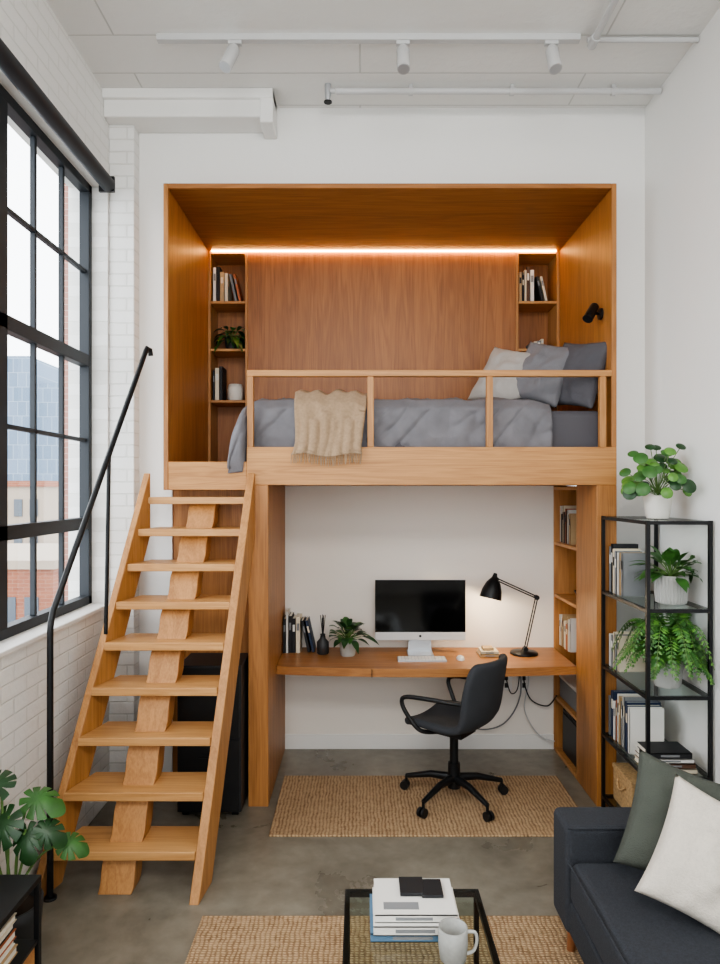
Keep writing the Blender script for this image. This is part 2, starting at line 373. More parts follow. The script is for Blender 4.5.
LP('niche_back', (1.72, 1.74, 4.36, 4.9, 0, 1.93, WV), (1.42, 1.72, 4.36, 4.38, 0, 1.93, WLV), (1.42, 1.72, 4.878, 4.897, 0, 1.93, WLV))
for i, z in enumerate((.0, .38, 1.12, 1.50, 1.90)): LP('niche_shelf_%d' % i, (1.42, 1.72, 4.38, 4.878, z, z+.022, WL))
LP('closet_panel', (-1.18, -.67, 4.2, 4.22, 0, 1.90, WV))
led = B('led_strip_light'); led.box(-1.12, 1.48, 5.03, 5.042, 3.700, 3.709, warm); led.obj()

# ------------------------------------------------------------------ staircase
SE = empty('wooden_staircase')
ys = [3.13+.104*i for i in range(9)]
zs = [.201, .431, .659, .878, 1.087, 1.287, 1.4835, 1.674, 1.858]
xl = lambda y: -1.465+(y-3.13)*.245
xr = lambda y: -.774+(y-3.13)*.117
for i, (y, z) in enumerate(zip(ys, zs)):
    S = B('tread_%d' % (i+1))
    yb = min(y+.245, 4.16)
    S.hexa([(xl(y)+.001, y, z-.042), (xr(y)-.001, y, z-.042), (xr(yb)-.001, yb, z-.042), (xl(yb)+.001, yb, z-.042),
            (xl(y)+.001, y, z), (xr(y)-.001, y, z), (xr(yb)-.001, yb, z), (xl(yb)+.001, yb, z)], WT)
    S.obj(.004, 2, parent=SE)
poly = [(3.05, 0), (3.23, 0), (3.992, 1.63), (3.992, 2.0), (3.985, 2.0)]
S = B('stringer_left'); S.prism(poly, lambda y: xl(y)-.036, xl, WS); S.obj(.004, 2, parent=SE)
S = B('stringer_right'); S.prism(poly, xr, lambda y: xr(y)+.045, WS); S.obj(.004, 2, parent=SE)
# one continuous central stringer under every tread
S = B('central_stringer'); M = 110
def interp(z, tab):
    if z <= zs[0]: return tab[0]-.09*(zs[0]-z)/zs[0]
    for i in range(8):
        if z <= zs[i+1]: return tab[i]+(tab[i+1]-tab[i])*(z-zs[i])/(zs[i+1]-zs[i])
    return tab[-1]
def phase(z):
    if z <= zs[0]: return z/zs[0]
    for i in range(8):
        if z <= zs[i+1]: return (z-zs[i])/(zs[i+1]-zs[i])
    return 0
vs = []
for i in range(M+1):
    z = (zs[-1]-.02)*i/M; f = phase(z)
    yi = interp(z, ys)
    yw = min(yi+.085-.003*math.sin(2*math.pi*(f-.2)), 4.03)
    y2 = min(yw+.12, 4.14)
    xm = -1.135+.20*(yi-3.13)/.83+.006*math.sin(2*math.pi*(f+.1)); hw = .08
    vs += [(xm-hw, yw, z), (xm+hw, yw, z), (xm+hw, y2, z), (xm-hw, y2, z)]
fs = [(i*4+k, i*4+(k+1) % 4, (i+1)*4+(k+1) % 4, (i+1)*4+k) for i in range(M) for k in range(4)]+[(3, 2, 1, 0), (M*4, M*4+1, M*4+2, M*4+3)]
S.add(vs, fs, WS); S.obj(.005, 2, parent=SE)
H = B('stair_handrail')
r0 = Vector((-1.440, 3.10, 1.30)); r1 = Vector((-1.262, 3.95, 2.74)); rd = r1-r0
H.tube([(r0.x, r0.y, .01), r0+Vector((0, 0, -.06)), r0+Vector((.001, .006, -.015)), r0+rd*.025, r0+rd*.985, r1, r1+Vector((.012, .02, -.005)), r1+Vector((.014, .03, -.04))], .0145, black, 12)
q = r0+rd*.55; H.tube([q, (q.x-.018, q.y, 1.13)], .0105, black)
H.lathe([(.03, 0), (.03, .008), (.012, .01)], (r0.x, r0.y, .0), black, 16)
H.obj()

st = B('storage_cabinet'); st.box(-1.06, -.69, 3.87, 4.18, 0.03, .88, mat('charcoal_laminate', (36, 37, 40), .5))
st.box(-1.05, -.70, 3.858, 3.87, .46, .87, blackp); st.box(-1.05, -.70, 3.858, 3.87, .04, .45, blackp)
for z in (.78, .36): st.tube([(-.93, 3.845, z), (-.82, 3.845, z)], .006, black)
for x in (-1.04, -.75):
    for y in (3.9, 4.1): st.box(x, x+.04, y, y+.04, 0, .03, black)
st.obj(.004)

# ------------------------------------------------------------------ bed
mt = B('mattress'); mt.box(-.58, 1.505, 4.085, 5.03, 2.071, 2.39, sheetm); mt.obj(.045, 4)
du = B('duvet'); nu, nv = 170, 70
prof = [(4.085, 2.15), (4.068, 2.22), (4.062, 2.32), (4.075, 2.40), (4.13, 2.455), (4.3, 2.475), (4.6, 2.48), (4.85, 2.465), (4.98, 2.42), (5.02, 2.30)]
def pr(v):
    t = v*(len(prof)-1); i = min(int(t), len(prof)-2); f = t-i
    return prof[i][0]*(1-f)+prof[i+1][0]*f, prof[i][1]*(1-f)+prof[i+1][1]*f
vs = []
for i in range(nu+1):
    X0 = -.84+(1.17+.84)*i/nu
    tt = max(0, min(1, (-.54-X0)/.30)); X = X0 if tt == 0 else -.54-.245*math.sin(tt*math.pi/2)
    drop = (1-math.cos(tt*math.pi/2))
    a = sstep(-.685, -.705, X)
    for j in range(nv+1):
        v = j/nv; y, z = pr(v)
        zt = 2.475-.42*drop**1.5
        bot = min(2.15-(.15*a if y < 4.2 else .05*a), zt-.02)
        zz = bot+(z-2.15)/(2.48-2.15)*(zt-bot)
        fr = 1-sstep(4.07, 4.3, y)
        y2 = y-.10*a*fr
        w = noise.noise(Vector((X*5+z*3, y*4, z*4)))*.02+noise.noise(Vector((X*13+z*9, y*9, z*6+4)))*.012+(1-abs(noise.noise(Vector((X*7-z*5, y*5+3, z*3)))))**6*.018
        re = sstep(1.08, 1.17, X)
        zz += w*(1-fr*.6)-re*.045*(1-fr*.5)
        y2 += (w*1.0-.006)*fr
        if a < .5: y2 = max(y2, 4.045)
        vs.append((X+w*.5*drop, y2, zz))
du.add(vs, [(i*(nv+1)+j, i*(nv+1)+j+1, (i+1)*(nv+1)+j+1, (i+1)*(nv+1)+j) for i in range(nu) for j in range(nv)], duvetm, True)
du.obj(solid=.012)

def pillow(name, c, right, up, w, h, t, m, seed=0, parent=None):
    c = Vector(c); r = Vector(right).normalized(); u = Vector(up); u = (u-r*u.dot(r)).normalized(); nn = r.cross(u)
    n = 30; b = B(name); vs = []; fs = []
    for s in (1, -1):
        o = len(vs)
        for i in range(n+1):
            for j in range(n+1):
                a = -1+2*i/n; d = -1+2*j/n
                x = w/2*a*(1-.09*(1-d*d)); y = h/2*d*(1-.09*(1-a*a))
                k = (max(0, 1-a*a)*max(0, 1-d*d))**.42
                wr = noise.noise(Vector((a*2.2+seed, d*2.2, s*2)))*.25+noise.noise(Vector((a*5+seed, d*5, s)))*.12
                th = t/2*k*(1+wr)
                y -= .03*h*(1-d)*.5*k
                vs.append(c+r*x+u*y+nn*th*s)
        fs += [(o+i*(n+1)+j, o+i*(n+1)+j+1, o+(i+1)*(n+1)+j+1, o+(i+1)*(n+1)+j) for i in range(n) for j in range(n)]
    b.add(vs, fs, m, True); ob = b.obj(parent=parent)
    bm = bmesh.new(); bm.from_mesh(ob.data); bmesh.ops.remove_doubles(bm, verts=bm.verts, dist=.0005); bmesh.ops.recalc_face_normals(bm, faces=bm.faces); bm.to_mesh(ob.data); bm.free()
    for p in ob.data.polygons: p.use_smooth = True
    return ob
pillow('bed_pillow', (.985, 4.52, 2.665), (.72, -.66, -.26), (.42, .20, .88), .40, .44, .16, pl1, 1)
pillow('bed_pillow', (1.20, 4.38, 2.665), (.72, -.66, -.26), (.40, .20, .89), .40, .45, .17, pl2, 5)
pillow('bed_pillow', (1.385, 4.24, 2.635), (.50, -.84, -.14), (.24, .12, .95), .40, .45, .15, pl3, 9)

th = B('throw_blanket')
tp = [(4.70, 2.52), (4.45, 2.525), (4.22, 2.52), (4.11, 2.50), (4.05, 2.42), (4.026, 2.33), (4.018, 2.24), (3.995, 2.185), (3.978, 2.165), (3.972, 2.13), (3.972, 2.108)]
nx, nt_ = 44, 60; vs = []
for i in range(nx+1):
    u = i/nx
    for j in range(nt_+1):
        t = j/nt_*(len(tp)-1); k = min(int(t), len(tp)-2); f = t-k
        y = tp[k][0]*(1-f)+tp[k+1][0]*f; z = tp[k][1]*(1-f)+tp[k+1][1]*f
        s = j/nt_
        spread = 1+.03*math.sin(s*5)-.06*sstep(.35, .6, s)*(1-sstep(.75, 1, s))
        X = -.18+(-.215+.43*u)*spread-.03*(s-.4)
        w = .012*math.sin(u*24+s*1.5)+.008*math.sin(u*13-s*3)
        y2 = y-(abs(w)*1.0 if s > .5 else 0)+(w*.5 if s <= .5 else 0)
        vs.append((X, y2-.002, z+(w if s < .45 else 0)+(0.010*math.sin(u*9) if s > .9 else 0)))
th.add(vs, [(i*(nt_+1)+j, i*(nt_+1)+j+1, (i+1)*(nt_+1)+j+1, (i+1)*(nt_+1)+j) for i in range(nx) for j in range(nt_)], throwm, True)
tho = th.obj(solid=.008)
fg = B('fringe')
for i in range(0, nx+1):
    p = Vector(vs[i*(nt_+1)+nt_]); dx = random.uniform(-.009, .009)
    fg.tube([p+Vector((0, 0, .01)), p+Vector((dx*.5, -.002, -.025)), p+Vector((dx, -.001, -.05-random.random()*.014))], [.0024, .0028, .0018], throwm, 5)
fg.obj(parent=tho)

# ------------------------------------------------------------------ books helper
def upright(b, x, y, z, t, h, w, m, lean=0):
    """spine toward -Y, thickness along X"""
    T = b.T.copy(); b.T = T @ Matrix.Translation((x, y, z)) @ Matrix.Rotation(lean, 4, 'Y')
    b.box(0, t, 0, .003, 0, h, m); b.box(0, .002, 0, w, 0, h, m); b.box(t-.002, t, 0, w, 0, h, m)
    b.box(.002, t-.002, .003, w-.004, .004, h-.004, paper)
    lab = random.choice(['white', 'cream', 'grey', 'black'])
    b.box(t*.2, t*.8, -.0006, 0, h*.62, h*.82, BC[lab])
    b.T = T
def flat(b, x0, x1, y0, y1, z, t, m):
    b.box(x0, x1, y0, y1, z, z+.003, m); b.box(x0, x1, y0, y1, z+t-.003, z+t, m); b.box(x0, x1, y0, y0+.003, z, z+t, m)
    b.box(x0+.004, x1-.004, y0+.003, y1-.004, z+.003, z+t-.003, paper)
    b.box(x0+.25*(x1-x0), x0+.7*(x1-x0), y0-.0006, y0, z+t*.3, z+t*.7, BC['grey'] if m is not BC['grey'] else BC['white'])
def row(name, x0, x1, y, z, hmin, hmax, cols, w=.15, lean_last=True, T=None):
    b = B(name)
    if T is not None: b.T = T
    x = x0; k = 0
    while x < x1-.012:
        t = random.uniform(.016, .034); t = min(t, x1-x); h = random.uniform(hmin, hmax)
        upright(b, x, y+random.uniform(0, .012), z, t-.001, h, w, BC[cols[k % len(cols)]]); x += t; k += 1
    if lean_last:
        for q in range(2):
            x += .030 if q else .052; h = hmin*.95
            upright(b, x, y, z+.005, .02, h, w, BC[cols[(k+1+q) % len(cols)]], -.22)
    return b.obj()
g1 = ['white', 'black', 'tan', 'cream', 'brown', 'grey', 'rust', 'black']
row('shelf_books', -1.12, -1.00, 5.07, 3.331, .22, .27, g1)
row('shelf_books', -1.12, -1.04, 5.07, 2.581, .2, .27, ['black', 'cream', 'black', 'grey'], lean_last=False)
row('shelf_books', 1.21, 1.33, 5.07, 3.331, .2, .27, ['tan', 'black', 'cream', 'brown', 'white'])
row('shelf_books', 1.30, 1.40, 5.07, 2.971, .05, .08, ['grey', 'cream'], lean_last=False)
jr = B('ceramic_jar'); jr.lathe([(.045, 0), (.058, .02), (.06, .09), (.05, .13), (.045, .13), (.045, .11)], (-.96, 5.14, 2.581), potw); jr.disc((-.96, 5.14, 2.581+.11), .045, potd); jr.obj()
jr = B('storage_box'); jr.box(1.24, 1.45, 5.08, 5.25, 2.581, 2.70, basketm); jr.box(1.235, 1.455, 5.075, 5.255, 2.70, 2.72, basketm); jr.obj(.006)

def pot(b, c, r, h, m, taper=.8, ribs=False):
    n = 40
    pr_ = [(r*taper*.9, 0), (r*taper, .01*1), (r*.97, h*.8), (r, h), (r*.92, h), (r*.9, h*.85)]
    b.lathe(pr_, c, m, n); b.disc((c[0], c[1], c[2]+h*.86), r*.9, soil)
    if ribs:
        for k in range(30):
            a = 2*math.pi*k/30; ca, sa = math.cos(a), math.sin(a)
            b.tube([(c[0]+ca*r*taper, c[1]+sa*r*taper, c[2]+.006), (c[0]+ca*r*.98, c[1]+sa*r*.98, c[2]+h-.004)], r*.05, m, 5)
def leafy(b, c, n, L, W, m, spread=1, lim=None, elev=(.2, 1.3), droop=.35, stemlen=.5, power=.8):
    for k in range(n):
        a = k*2.399+random.uniform(-.3, .3); el = random.uniform(*elev)
        d = Vector((math.cos(a)*math.cos(el)*spread, math.sin(a)*math.cos(el)*spread, math.sin(el))).normalized()
        l = L*random.uniform(.7, 1.1); p0 = Vector(c); p1 = p0+d*l*stemlen
        if lim: p1 = lim(p1)
        b.tube([p0, (p0+p1)/2+Vector((0, 0, .01)), p1], .0022, stem, 5)
        b.strip_leaf(p1, d+Vector((0, 0, -.25)), l*.75, W*random.uniform(.8, 1.15), random.choice([m, m, leafm]), droop, lim=lim, power=power)
p = B('trailing_plant'); pot(p, (-.985, 5.14, 2.971), .06, .10, potd)
leafy(p, (-.985, 5.14, 3.06), 40, .15, .05, leafd, lim=lambda q: Vector((max(-1.12, min(-.88, q.x)), max(4.98, min(5.28, q.y)), max(2.90 if q.y < 5.03 else 2.98, min(q.z, 3.28)))), elev=(-.2, 1.2), droop=.8); p.obj()

w = B('wall_spot_lamp'); w.tube([(1.51, 4.17, 3.0), (1.495, 4.17, 3.0)], .036, black, 20)
w.tube([(1.495, 4.17, 3.0), (1.46, 4.16, 3.005)], .009, black)
w.tube([(1.468, 4.165, 3.05), (1.463, 4.16, 3.045), (1.405, 4.12, 2.955)], [.02, .028, .032], black, 20); w.obj()

# ------------------------------------------------------------------ desk
dk = B('built_in_desk'); n = 24; top = []
for i in range(n+1):
    u = i/n; x = -.549+1.968*u; top.append((x, 4.375-.07*math.sin(math.pi*u)**.8 if 0 < u < 1 else 4.375))
zt, zb = .745, .69
vs = [(x, y, zt) for x, y in top]+[(x, 4.899, zt) for x, y in top]+[(x, y, zb) for x, y in top]+[(x, 4.899, zb) for x, y in top]
m1 = n+1; fs = []
for i in range(n):
    fs += [(i, i+1, m1+i+1, m1+i), (2*m1+i, 3*m1+i, 3*m1+i+1, 2*m1+i+1), (i, 2*m1+i, 2*m1+i+1, i+1), (m1+i, m1+i+1, 3*m1+i+1, 3*m1+i)]
fs += [(0, m1, 3*m1, 2*m1), (n, 2*m1+n, 3*m1+n, m1+n)]
dk.add(vs, fs, wood('oak_desk', (182, 128, 78), (144, 94, 52), 'x', .4))
dk.box(.075, .079, 4.303, 4.33, .689, .742, mat('shadow_gap', (50, 34, 22), .9))
dk.obj(.003)

mo = B('desktop_computer_monitor')
mo.box(.107, .748, 4.73, 4.752, .835, 1.262, alum); mo.box(.107, .748, 4.726, 4.731, .893, 1.262, screen)
mo.box(.109, .746, 4.7255, 4.73, .837, .893, metw)
mo.box(.12, .735, 4.7252, 4.7262, .905, 1.25, mat('display_off', (5, 5, 6), .08))
mo.hexa([(.34, 4.745, .75), (.51, 4.745, .75), (.51, 4.765, .75), (.34, 4.765, .75), (.355, 4.75, .90), (.5, 4.75, .90), (.5, 4.77, .90), (.355, 4.77, .90)], alum)
mo.box(.335, .515, 4.63, 4.80, .745, .752, alum); mo.tube([(.427, 4.7253, .865), (.427, 4.7243, .865)], .009, black, 12)
mo.obj(.002)
kb = B('computer_keyboard'); kb.box(.255, .585, 4.48, 4.60, .745, .753, alum)
for i in range(14):
    for j in range(4): kb.box(.262+i*.0228, .262+i*.0228+.019, 4.49+j*.026, 4.49+j*.026+.021, .753, .757, trimw)
kb.obj()
ms = B('computer_mouse'); vs = []
for i in range(9):
    for k in range(16):
        ph = math.pi/2*i/8; a = 2*math.pi*k/16
        vs.append((.685+.028*math.cos(ph)*math.cos(a), 4.55+.05*math.cos(ph)*math.sin(a), .746+.026*math.sin(ph)))
ms.add(vs, [(i*16+k, i*16+(k+1) % 16, (i+1)*16+(k+1) % 16, (i+1)*16+k) for i in range(8) for k in range(16)], trimw, True); ms.obj()
bs = B('notebook_stack'); flat(bs, .83, .97, 4.60, 4.76, .745, .02, BC['tan']); flat(bs, .84, .96, 4.61, 4.75, .765, .016, BC['cream']); bs.box(.86, .93, 4.64, 4.72, .781, .80, BC['tan']); bs.obj()

dl = B('desk_lamp')
dl.lathe([(.095, 0), (.097, .006), (.094, .016), (.02, .022), (.012, .04)], (1.155, 4.70, .745), black)
j0 = Vector((1.165, 4.70, .78)); j1 = Vector((1.25, 4.72, 1.14)); j2 = Vector((.955, 4.68, 1.275))
for o in (-.008, .008):
    dl.tube([j0+Vector((o, 0, 0)), j1+Vector((o, 0, 0))], .0045, black, 8); dl.tube([j1+Vector((0, 0, o)), j2+Vector((0, 0, o))], .0045, black, 8)
for q in (j0, j1, j2): dl.tube([q+Vector((0, -.018, 0)), q+Vector((0, .018, 0))], .017, black, 14)
ax = Vector((-.22, -.1, -.95)).normalized(); a0 = j2+Vector((-.01, 0, .012))
dl.tube([a0-ax*.03, a0, a0+ax*.012, a0+ax*.04, a0+ax*.09, a0+ax*.15], [.012, .02, .028, .05, .068, .078], black, 28, caps=False)
dl.tube([a0+ax*.05, a0+ax*.085, a0+ax*.125, a0+ax*.135], [.012, .026, .028, .012], bulbm, 14)
dl.obj()
row('desk_books', -.545, -.41, 4.72, .746, .24, .30, ['black', 'white', 'black', 'black', 'cream', 'grey', 'black', 'navy'], w=.16)
df = B('reed_diffuser'); df.lathe([(.035, 0), (.043, .01), (.043, .085), (.02, .11), (.016, .135), (.02, .14)], (-.262, 4.70, .745), potd)
df.tube([(-.262, 4.70, .86), (-.262, 4.70, 1.0)], [.006, .008], potd, 8)
for k in range(4): df.tube([(-.262, 4.70, .86), (-.262+.018*math.cos(k*1.7), 4.70+.018*math.sin(k*1.7), 1.02)], .0025, black, 5)
df.obj()
p = B('potted_desk_plant'); pot(p, (-.085, 4.66, .745), .062, .11, potg, .85)
leafy(p, (-.085, 4.66, .84), 44, .17, .056, leafd, elev=(.25, 1.4), droop=.5, stemlen=.6, lim=lambda q: Vector((max(q.x, -.215), q.y, q.z))); p.obj()

T = Matrix.Translation((1.45, 4.86, 0)) @ Matrix.Rotation(-math.pi/2, 4, 'Z')
row('niche_books', 0, .26, 0, 1.523, .2, .27, g1, T=T, lean_last=False)
row('niche_books', 0, .24, 0, .775, .16, .24, ['white', 'cream', 'rust', 'tan', 'white'], T=T, lean_last=False)
bx = B('storage_bin'); bx.box(1.45, 1.70, 4.45, 4.85, .403, .54, BC['grey']); bx.box(1.445, 1.705, 4.445, 4.855, .54, .56, BC['white']); bx.obj(.01)
bx = B('desktop_computer_tower'); bx.box(1.46, 1.68, 4.42, 4.80, .023, .33, blackp); bx.box(1.452, 1.46, 4.44, 4.78, .04, .31, black); bx.obj(.006)
bx = B('ceramic_bowl'); bx.lathe([(.04, 0), (.07, .02), (.09, .06), (.085, .06), (.065, .025)], (1.57, 4.6, 1.142), potd); bx.obj()
ou = B('power_outlet')
for x in (1.03, 1.16): ou.box(x, x+.085, 4.892, 4.9, .43, .56, trimw); ou.box(x+.03, x+.055, 4.889, 4.892, .45, .485, potd); ou.box(x+.03, x+.055, 4.889, 4.892, .505, .54, potd)
ou.obj(.002)
cb = B('power_cables')
def sm(pts, k=10):
    P = [Vector(p) for p in pts]; P = [P[0]]+P+[P[-1]]; out = []
    for i in range(1, len(P)-2):
        for j in range(k):
            t = j/k; a, b_, c, d = P[i-1:i+3]
            out.append(.5*((2*b_)+(c-a)*t+(2*a-5*b_+4*c-d)*t*t+(-a+3*b_-3*c+d)*t**3))
    return out+[P[-2]]
cb.tube(sm([(1.20, 4.875, .69), (1.19, 4.87, .55), (1.24, 4.86, .38), (1.36, 4.85, .33), (1.415, 4.80, .42)]), .005, black, 6)
cb.tube(sm([(1.16, 4.875, .69), (1.17, 4.87, .40), (1.05, 4.86, .20), (.86, 4.86, .16), (.78, 4.86, .28)]), .005, mat('grey_cable', (120, 122, 124), .5), 6)
cb.tube(sm([(1.22, 4.875, .69), (1.23, 4.87, .50), (1.20, 4.86, .30), (1.30, 4.86, .12), (1.41, 4.83, .08)]), .004, mat('white_cable', (190, 190, 190), .5), 6)
cb.tube(sm([(1.07, 4.888, .52), (1.10, 4.86, .42), (1.15, 4.86, .46), (1.17, 4.87, .66)]), .004, black, 6)
cb.obj()

# ------------------------------------------------------------------ office chair
ch = empty('office_chair'); ch.location = (.575, 4.08, .014); ch.rotation_euler = (0, 0, math.radians(52))
sh = B('seat_shell')
pf = [(.235, .445, .20), (.20, .470, .225), (.10, .475, .24), (-.02, .465, .245), (-.13, .470, .24), (-.20, .505, .235), (-.24, .58, .235), (-.258, .68, .235), (-.275, .78, .228), (-.295, .86, .21), (-.31, .895, .17)]
k = 12; vs = []
for i, (f, z, hw) in enumerate(pf):
    back = sstep(3, 7, i)
    for j in range(k+1):
        u = -1+2*j/k; vs.append((hw*u, f+back*.075*u*u, z+(1-back)*.03*u*u))
sh.add(vs, [(i*(k+1)+j, i*(k+1)+j+1, (i+1)*(k+1)+j+1, (i+1)*(k+1)+j) for i in range(len(pf)-1) for j in range(k)], chairm, True)
sh.obj(solid=.05, sub=1, parent=ch)
ar = B('armrests')
for s in (-1, 1):
    ar.tube(sm([(s*.22, -.17, .66), (s*.265, -.10, .672), (s*.275, .05, .668), (s*.275, .17, .655), (s*.272, .20, .62), (s*.262, .17, .55), (s*.22, .10, .455), (s*.10, .03, .43)]), .013, blackp, 10)
ar.obj(parent=ch)
ba = B('swivel_base')
ba.tube([(0, 0, .09), (0, 0, .40)], .026, black, 16); ba.tube([(0, 0, .07), (0, 0, .22)], [.04, .036], black, 16)
ba.box(-.09, .09, -.1, .1, .405, .44, blackp)
for q in range(5):
    a = 2*math.pi*q/5+.55; d = Vector((math.cos(a), math.sin(a), 0)); nrm = Vector((-d.y, d.x, 0))
    ba.tube([d*.02+Vector((0, 0, .13)), d*.15+Vector((0, 0, .125)), d*.31+Vector((0, 0, .085))], [.026, .021, .014], black, 10)
    ba.tube([d*.31+Vector((0, 0, .09)), d*.31+Vector((0, 0, .04))], .009, black, 8)
    for o in (-.022, .006): ba.tube([d*.32+nrm*o+Vector((0, 0, .027)), d*.32+nrm*(o+.016)+Vector((0, 0, .027))], .027, blackp, 16)
ba.tube([(.0, .05, .42), (.17, .05, .42)], .006, black); ba.obj(parent=ch)

# ------------------------------------------------------------------ rugs
simple('jute_rug', [(-.50, 1.30, 3.65, 4.41, 0, .013)], jutem, .004)
simple('jute_rug', [(-.70, 1.0, 1.2, 2.96, 0, .013)], jutem, .004)

# ------------------------------------------------------------------ coffee table
ct = B('glass_coffee_table'); x0, x1, y0, y1, zt = -.056, .445, 1.45, 2.51, .40
s = .018
for (a, b_, c, d) in ((x0, x1, y0, y0+s), (x0, x1, y1-s, y1), (x0, x0+s, y0+s, y1-s), (x1-s, x1, y0+s, y1-s)):
    ct.box(a, b_, c, d, zt-.022, zt-.001, black)
    ct.box(a, b_, c, d, .014, .032, black)
for x in (x0, x1-s):
    for y in (y0, y1-s): ct.box(x, x+s, y, y+s, .032, zt-.022, black)
ct.add([(x0+.004, y0+.004, zt), (x1-.004, y0+.004, zt), (x1-.004, y1-.004, zt), (x0+.004, y1-.004, zt)], [(0, 1, 2, 3)], glstab)
ct.obj()
bk = B('coffee_table_books')
flat(bk, .035, .33, 2.21, 2.43, .401, .028, BC['blue']); flat(bk, .045, .335, 2.20, 2.42, .429, .03, BC['white']); flat(bk, .05, .325, 2.22, 2.43, .459, .026, BC['white'])
bk.box(.08, .2, 2.25, 2.29, .485, .4855, BC['grey']); bk.obj()
nb = B('black_notebook'); nb.box(.14, .225, 2.32, 2.42, .486, .498, BC['black']); nb.box(.215, .29, 2.31, 2.41, .486, .496, BC['black']); nb.obj(.002)
mg = B('coffee_mug'); mx_, my_ = .297, 2.13
mg.lathe([(.036, 0), (.042, .006), (.047, .05), (.046, .105), (.042, .105), (.042, .02)], (mx_, my_, .401), mat('mug_stoneware', (158, 158, 154), .45, var=.08, vscale=60), 32)
mg.disc((mx_, my_, .45), .042, mat('coffee', (120, 100, 84), .3)); mg.tube(sm([(mx_+.044, my_, .49), (mx_+.07, my_, .487), (mx_+.076, my_, .46), (mx_+.066, my_, .43), (mx_+.044, my_, .42)]), .0055, potg, 8); mg.obj()

# ------------------------------------------------------------------ sofa
so = empty('sofa')
def rbox(name, x0, x1, y0, y1, z0, z1, r, m=sofam, par=so):
    b = B(name); b.box(x0, x1, y0, y1, z0, z1, m); return b.obj(r, 5, parent=par)
rbox('base', .83, 1.74, .62, 2.82, .13, .275, .02)
rbox('arm_far', .815, 1.74, 2.635, 2.83, .135, .565, .028)
rbox('arm_near', .815, 1.74, .60, .79, .135, .565, .028)
rbox('seat_cushion_1', .82, 1.52, 1.715, 2.63, .278, .445, .04)
rbox('seat_cushion_2', .82, 1.52, .795, 1.71, .278, .445, .04)
rbox('back', 1.56, 1.76, .62, 2.82, .27, .78, .03)
rbox('back_cushion_1', 1.42, 1.60, 1.72, 2.62, .45, .80, .06); rbox('back_cushion_2', 1.42, 1.60, .80, 1.70, .45, .80, .06)
lg = B('legs')
for x, y in ((.88, 2.74), (.88, .68), (1.68, 2.74), (1.68, .68)): lg.tube([(x, y, .15), (x-.015 if x < 1 else x, y, .0)], [.026, .016], tan_leg, 14)
lg.obj(parent=so)
pp = B('piping')
pp.tube([(.82, 2.637, .56), (1.72, 2.637, .56)], .004, sofam, 6); pp.tube([(.817, .80, .44), (.817, 2.62, .44)], .004, sofam, 6); pp.obj(parent=so)
pillow('throw_pillow', (1.20, 2.46, .655), (.86, -.30, -.26), (.34, .38, .86), .42, .42, .15, cushg, 3)
pillow('throw_pillow', (1.215, 2.26, .63), (.84, -.36, -.36), (.42, .34, .84), .42, .42, .17, cushw, 12)

# ------------------------------------------------------------------ metal shelf
ms = B('metal_shelving_unit'); x0, x1, y0, y1 = 1.445, 1.778, 3.36, 3.995; s = .018
for x in (x0, x1-s):
    for y in (y0, y1-s): ms.box(x, x+s, y, y+s, 0, 1.745, black)
lv = (1.725, 1.28, .84, .432, .06)
for z in lv:
    ms.box(x0+s, x1-s, y0, y0+s, z, z+s, black); ms.box(x0+s, x1-s, y1-s, y1, z, z+s, black)
    ms.box(x0, x0+s, y0+s, y1-s, z, z+s, black); ms.box(x1-s, x1, y0+s, y1-s, z, z+s, black)
    zz = z+s
    ms.add([(x0+.003, y0+.003, zz+.0005), (x1-.003, y0+.003, zz+.0005), (x1-.003, y1-.003, zz+.0005), (x0+.003, y1-.003, zz+.0005)], [(0, 1, 2, 3)], gls)
ms.obj()
cl = lambda q: Vector((min(q.x, 1.772), q.y, q.z))
p = B('pilea_plant'); c = Vector((1.615, 3.62, 1.746)); pot(p, c, .075, .125, potw, .8)
for k in range(48):
    a = k*2.399; el = random.uniform(.0, 1.4); R = random.uniform(.14, .28)
    d = Vector((math.cos(a)*math.cos(el), math.sin(a)*math.cos(el)*.8, math.sin(el)))
    b0 = c+Vector((0, 0, .11+random.random()*.05)); t = b0+d*R; t.x = min(t.x, 1.735)
    p.tube([b0, (b0+t)/2+Vector((0, 0, .02)), t], .0022, stem, 5)
    nrm = (d*.6+Vector((-.15, -.8, .35))).normalized(); u = nrm.cross(Vector((0, 0, 1))).normalized(); v_ = nrm.cross(u)
    r = random.uniform(.025, .041); n = 16
    vs = [t+nrm*.006]+[cl(t+(u*math.cos(2*math.pi*i/n)+v_*math.sin(2*math.pi*i/n))*r*f+nrm*(-.004 if f == 1 else .004)) for f in (.55, 1) for i in range(n)]
    fs = [(0, 1+i, 1+(i+1) % n) for i in range(n)]+[(1+i, 1+n+i, 1+n+(i+1) % n, 1+(i+1) % n) for i in range(n)]
    p.add(vs, fs, random.choice([leafm, leafl, leafl, leafd]), True)
p.obj()
p = B('potted_leafy_plant'); c = (1.655, 3.55, 1.299); pot(p, c, .085, .15, potg, .88, ribs=True)
leafy(p, (1.655, 3.55, 1.43), 60, .17, .05, leafm, lim=lambda q: Vector((min(q.x, 1.755), q.y, min(q.z, 1.70))), elev=(.15, 1.3), droop=.35, stemlen=.6); p.obj()
p = B('potted_fern'); c = (1.635, 3.55, .859); pot(p, c, .085, .15, potg, .8)
